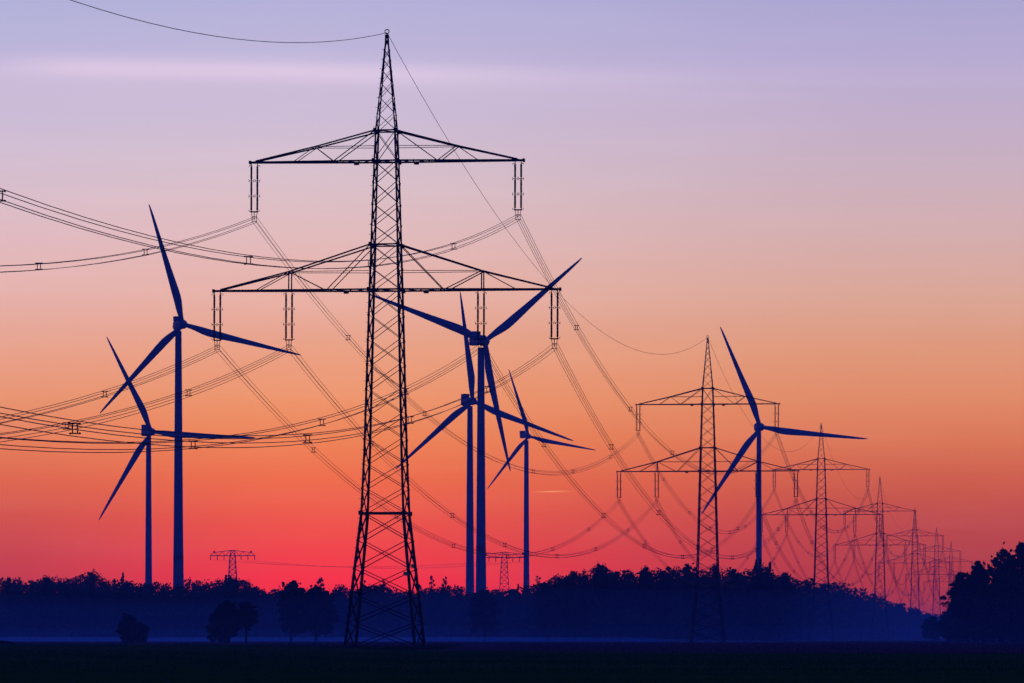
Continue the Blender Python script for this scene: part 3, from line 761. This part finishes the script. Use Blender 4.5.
# dark grove at the right edge, nearer than the wood
for i, (k, px, yt, w, d, n, lab) in enumerate((
    ('pine', 960, 570, 48, 870, 4200, 'ragged pine at the left edge of the right grove, branches reaching left'),
    ('broad', 968, 590, 36, 880, 4200, 'low broad tree under the ragged pine of the right grove'),
    ('broad', 984, 556, 34, 885, 6000, 'dark tree second from the left in the right grove'),
    ('pine', 976, 561, 26, 880, 3200, 'dark pine between the ragged pine and the taller trees of the right grove'),
    ('broad', 1001, 544, 42, 890, 7000, 'tall dark tree in the middle of the right grove'),
    ('broad', 1022, 537, 48, 890, 7500, 'tallest dark tree of the grove, cut by the right edge of the picture'),
    ('broad', 990, 582, 50, 868, 6000, 'wide low tree filling the front of the right grove on its left side'),
    ('broad', 1014, 574, 60, 866, 6500, 'wide lower tree filling the front of the right grove at the picture edge'),
    ('broad', 1046, 548, 50, 890, 3500, 'dark tree of the right grove just beyond the picture edge'),
    ('broad', 948, 610, 26, 960, 2600, 'low dark bush at the left foot of the right grove, beside a lower bush'),
    ('broad', 933, 616, 26, 1010, 2600, 'lowest bush left of the right grove, standing out against the misty far wood'),
    ('broad', 956, 602, 30, 930, 2600, 'dark bush directly under the ragged pine of the right grove'))):
    tree({'broad': 'broadleaf_tree', 'pine': 'pine_tree'}[k], k, px, yt, 636, w, d, lab, n, .40, 90+i, k == 'pine', group='trees of the grove at the right')

Q = []; r2 = np.random.default_rng(77); und = MB()
for k in range(34):
    dp = r2.uniform(885, 925); q, tr = tree_geo('broad', r2.uniform(3, 6.5), r2.uniform(5, 8), r2, 420, .7, (at(r2.uniform(955, 1075), dp), dp, 0), 110)
    Q.append(q); und.add(tr.v, [f for f in tr.f if len(f) == 4], 1)
tag(quads_obj('undergrowth', np.concatenate(Q), [LEAF, BARK], None, None, und), 'dark thicket under the trees of the grove at the right', 'undergrowth', kind='stuff')

# rough growth round the foot of the first pylon and a soil heap at the left edge
def heap(name, px, d, wx, wy, hh, mt, seed):
    m = MB(); rg = random.Random(seed); n = 30; k = 9; vs = []
    for j in range(k):
        t = j/(k-1)
        for i in range(n):
            a = 2*math.pi*i/n; q = (1-t)*(1+.16*math.sin(3*a+seed)+.08*math.sin(7*a))
            vs.append((math.cos(a)*q*wx/2, math.sin(a)*q*wy/2, -.02+hh*(1-(1-t)**2)*(1+rg.uniform(-.12, .12))))
    m.add(vs, [(j*n+i, j*n+(i+1) % n, (j+1)*n+(i+1) % n, (j+1)*n+i) for j in range(k-1) for i in range(n)]+[tuple((k-1)*n+i for i in range(n))])
    o = m.build(name, mt, None, True); o.location = (at(px, d), d, 0); return o
SOIL = mat('dark_soil', (.020,.018,.014), .95, 0, 1.0, 0.0)
tag(heap('grass_bank', 384, 428, 10.6, 15, .05, SOIL, 2), kind='structure')
tag(heap('soil_heap', 2, 640, 5.2, 3, .55, SOIL, 5), 'low dark heap of soil at the left edge of the field', 'soil heap')
Q = tufts(5200, (-5.4, 5.4), (-4.6, 4.6), (.03, .09), .045, 9)+np.array([at(385, 428), 428, .05])
tag(quads_obj('rough_grass', Q, [GRASS]), 'rough tall grass around the feet of the nearest pylon', 'grass', kind='stuff')

# ------------------------------------------------------------------ ground mist and air
def volume(name, dens, col, anis=0.0):
    m = bpy.data.materials.new(name); m.use_nodes = True; t = m.node_tree; t.nodes.clear()
    pv = N(t, 'ShaderNodeVolumePrincipled'); pv.inputs['Color'].default_value = (*col, 1); pv.inputs['Density'].default_value = dens
    pv.inputs['Anisotropy'].default_value = anis
    o_ = N(t, 'ShaderNodeOutputMaterial'); t.links.new(pv.outputs[0], o_.inputs['Volume']); return m
def fog_box(name, x0, x1, y0, y1, z0, z1, m_):
    b = MB(); b.add([(x0,y0,z0),(x1,y0,z0),(x1,y1,z0),(x0,y1,z0),(x0,y0,z1),(x1,y0,z1),(x1,y1,z1),(x0,y1,z1)],
        [(3,2,1,0),(4,5,6,7),(0,1,5,4),(1,2,6,5),(2,3,7,6),(3,0,4,7)])
    return b.build(name, m_)
mist = fog_box('ground_mist', -420, 30, 905, 1130, .02, 1.0, volume('mist_air', .0019, (.50,.75,1.0)))
def mist_lens(name, x0, x1, y0, y1, zb, zt, m_):
    # a lens of mist: flat underneath, its top sinking to nothing at the rims
    nx_, ny_ = 36, 14; b = MB(); vs = []
    for lay in (0, 1):
        for j in range(ny_+1):
            for i in range(nx_+1):
                sx_ = 2*i/nx_-1; sy_ = 2*j/ny_-1; X = x0+(x1-x0)*i/nx_
                h_ = (1-abs(sx_)**6)*(1-sy_*sy_)*(1+.10*math.sin(X*.021)+.07*math.sin(X*.053+2))
                vs.append((X, y0+(y1-y0)*j/ny_, zb if lay == 0 else zb+.01+max(0, zt-zb)*h_))
    W_ = nx_+1; K_ = W_*(ny_+1); fs = []
    for j in range(ny_):
        for i in range(nx_):
            a_ = j*W_+i; fs.append((a_+W_, a_+W_+1, a_+1, a_)); fs.append((K_+a_, K_+a_+1, K_+a_+W_+1, K_+a_+W_))
    for i in range(nx_): fs.append((i, i+1, K_+i+1, K_+i)); a_ = ny_*W_+i; fs.append((a_+1, a_, K_+a_, K_+a_+1))
    for j in range(ny_): a_ = j*W_; fs.append((a_+W_, a_, K_+a_, K_+a_+W_)); a_ = j*W_+nx_; fs.append((a_, a_+W_, K_+a_+W_, K_+a_))
    b.add(vs, fs); return b.build(name, m_)
mist = mist_lens('ground_mist', -430, 60, 860, 1130, .02, 1.15, volume('mist_air', .0024, (.50,.75,1.0)))
veil = mist_lens('mist_veil', -460, 330, 690, 1260, .03, 10.5, volume('veil_air', .00046, (.45,.70,1.0)))
veil3 = mist_lens('mist_veil', 52, 330, 1280, 2380, .03, 15.0, volume('far_veil_air', .00024, (.45,.70,1.0)))
tag(veil3, 'bluish mist along the receding wood behind the third and fourth pylons', 'mist', kind='stuff')
tag(veil, 'faint bluish veil of mist hanging low in front of the wood', 'mist', kind='stuff')
veil2 = mist_lens('mist_layer', -450, 320, 850, 1200, .025, 3.4, volume('layer_air', .00042, (.45,.72,1.0)))
tag(veil2, 'shallow bluish mist layer over the meadow at the foot of the wood', 'mist', kind='stuff')
tag(mist, 'thin pale band of mist lying on the field before the left wood', 'mist', kind='stuff')
hz = fog_box('haze', -790, 790, -80, HAZE_FAR, -1.0, HAZE_TOP, volume('haze_air', HAZE_DENS, (.62,.72,1.0)))
tag(hz, 'even blue haze filling the air over the whole plain', 'haze', kind='stuff')
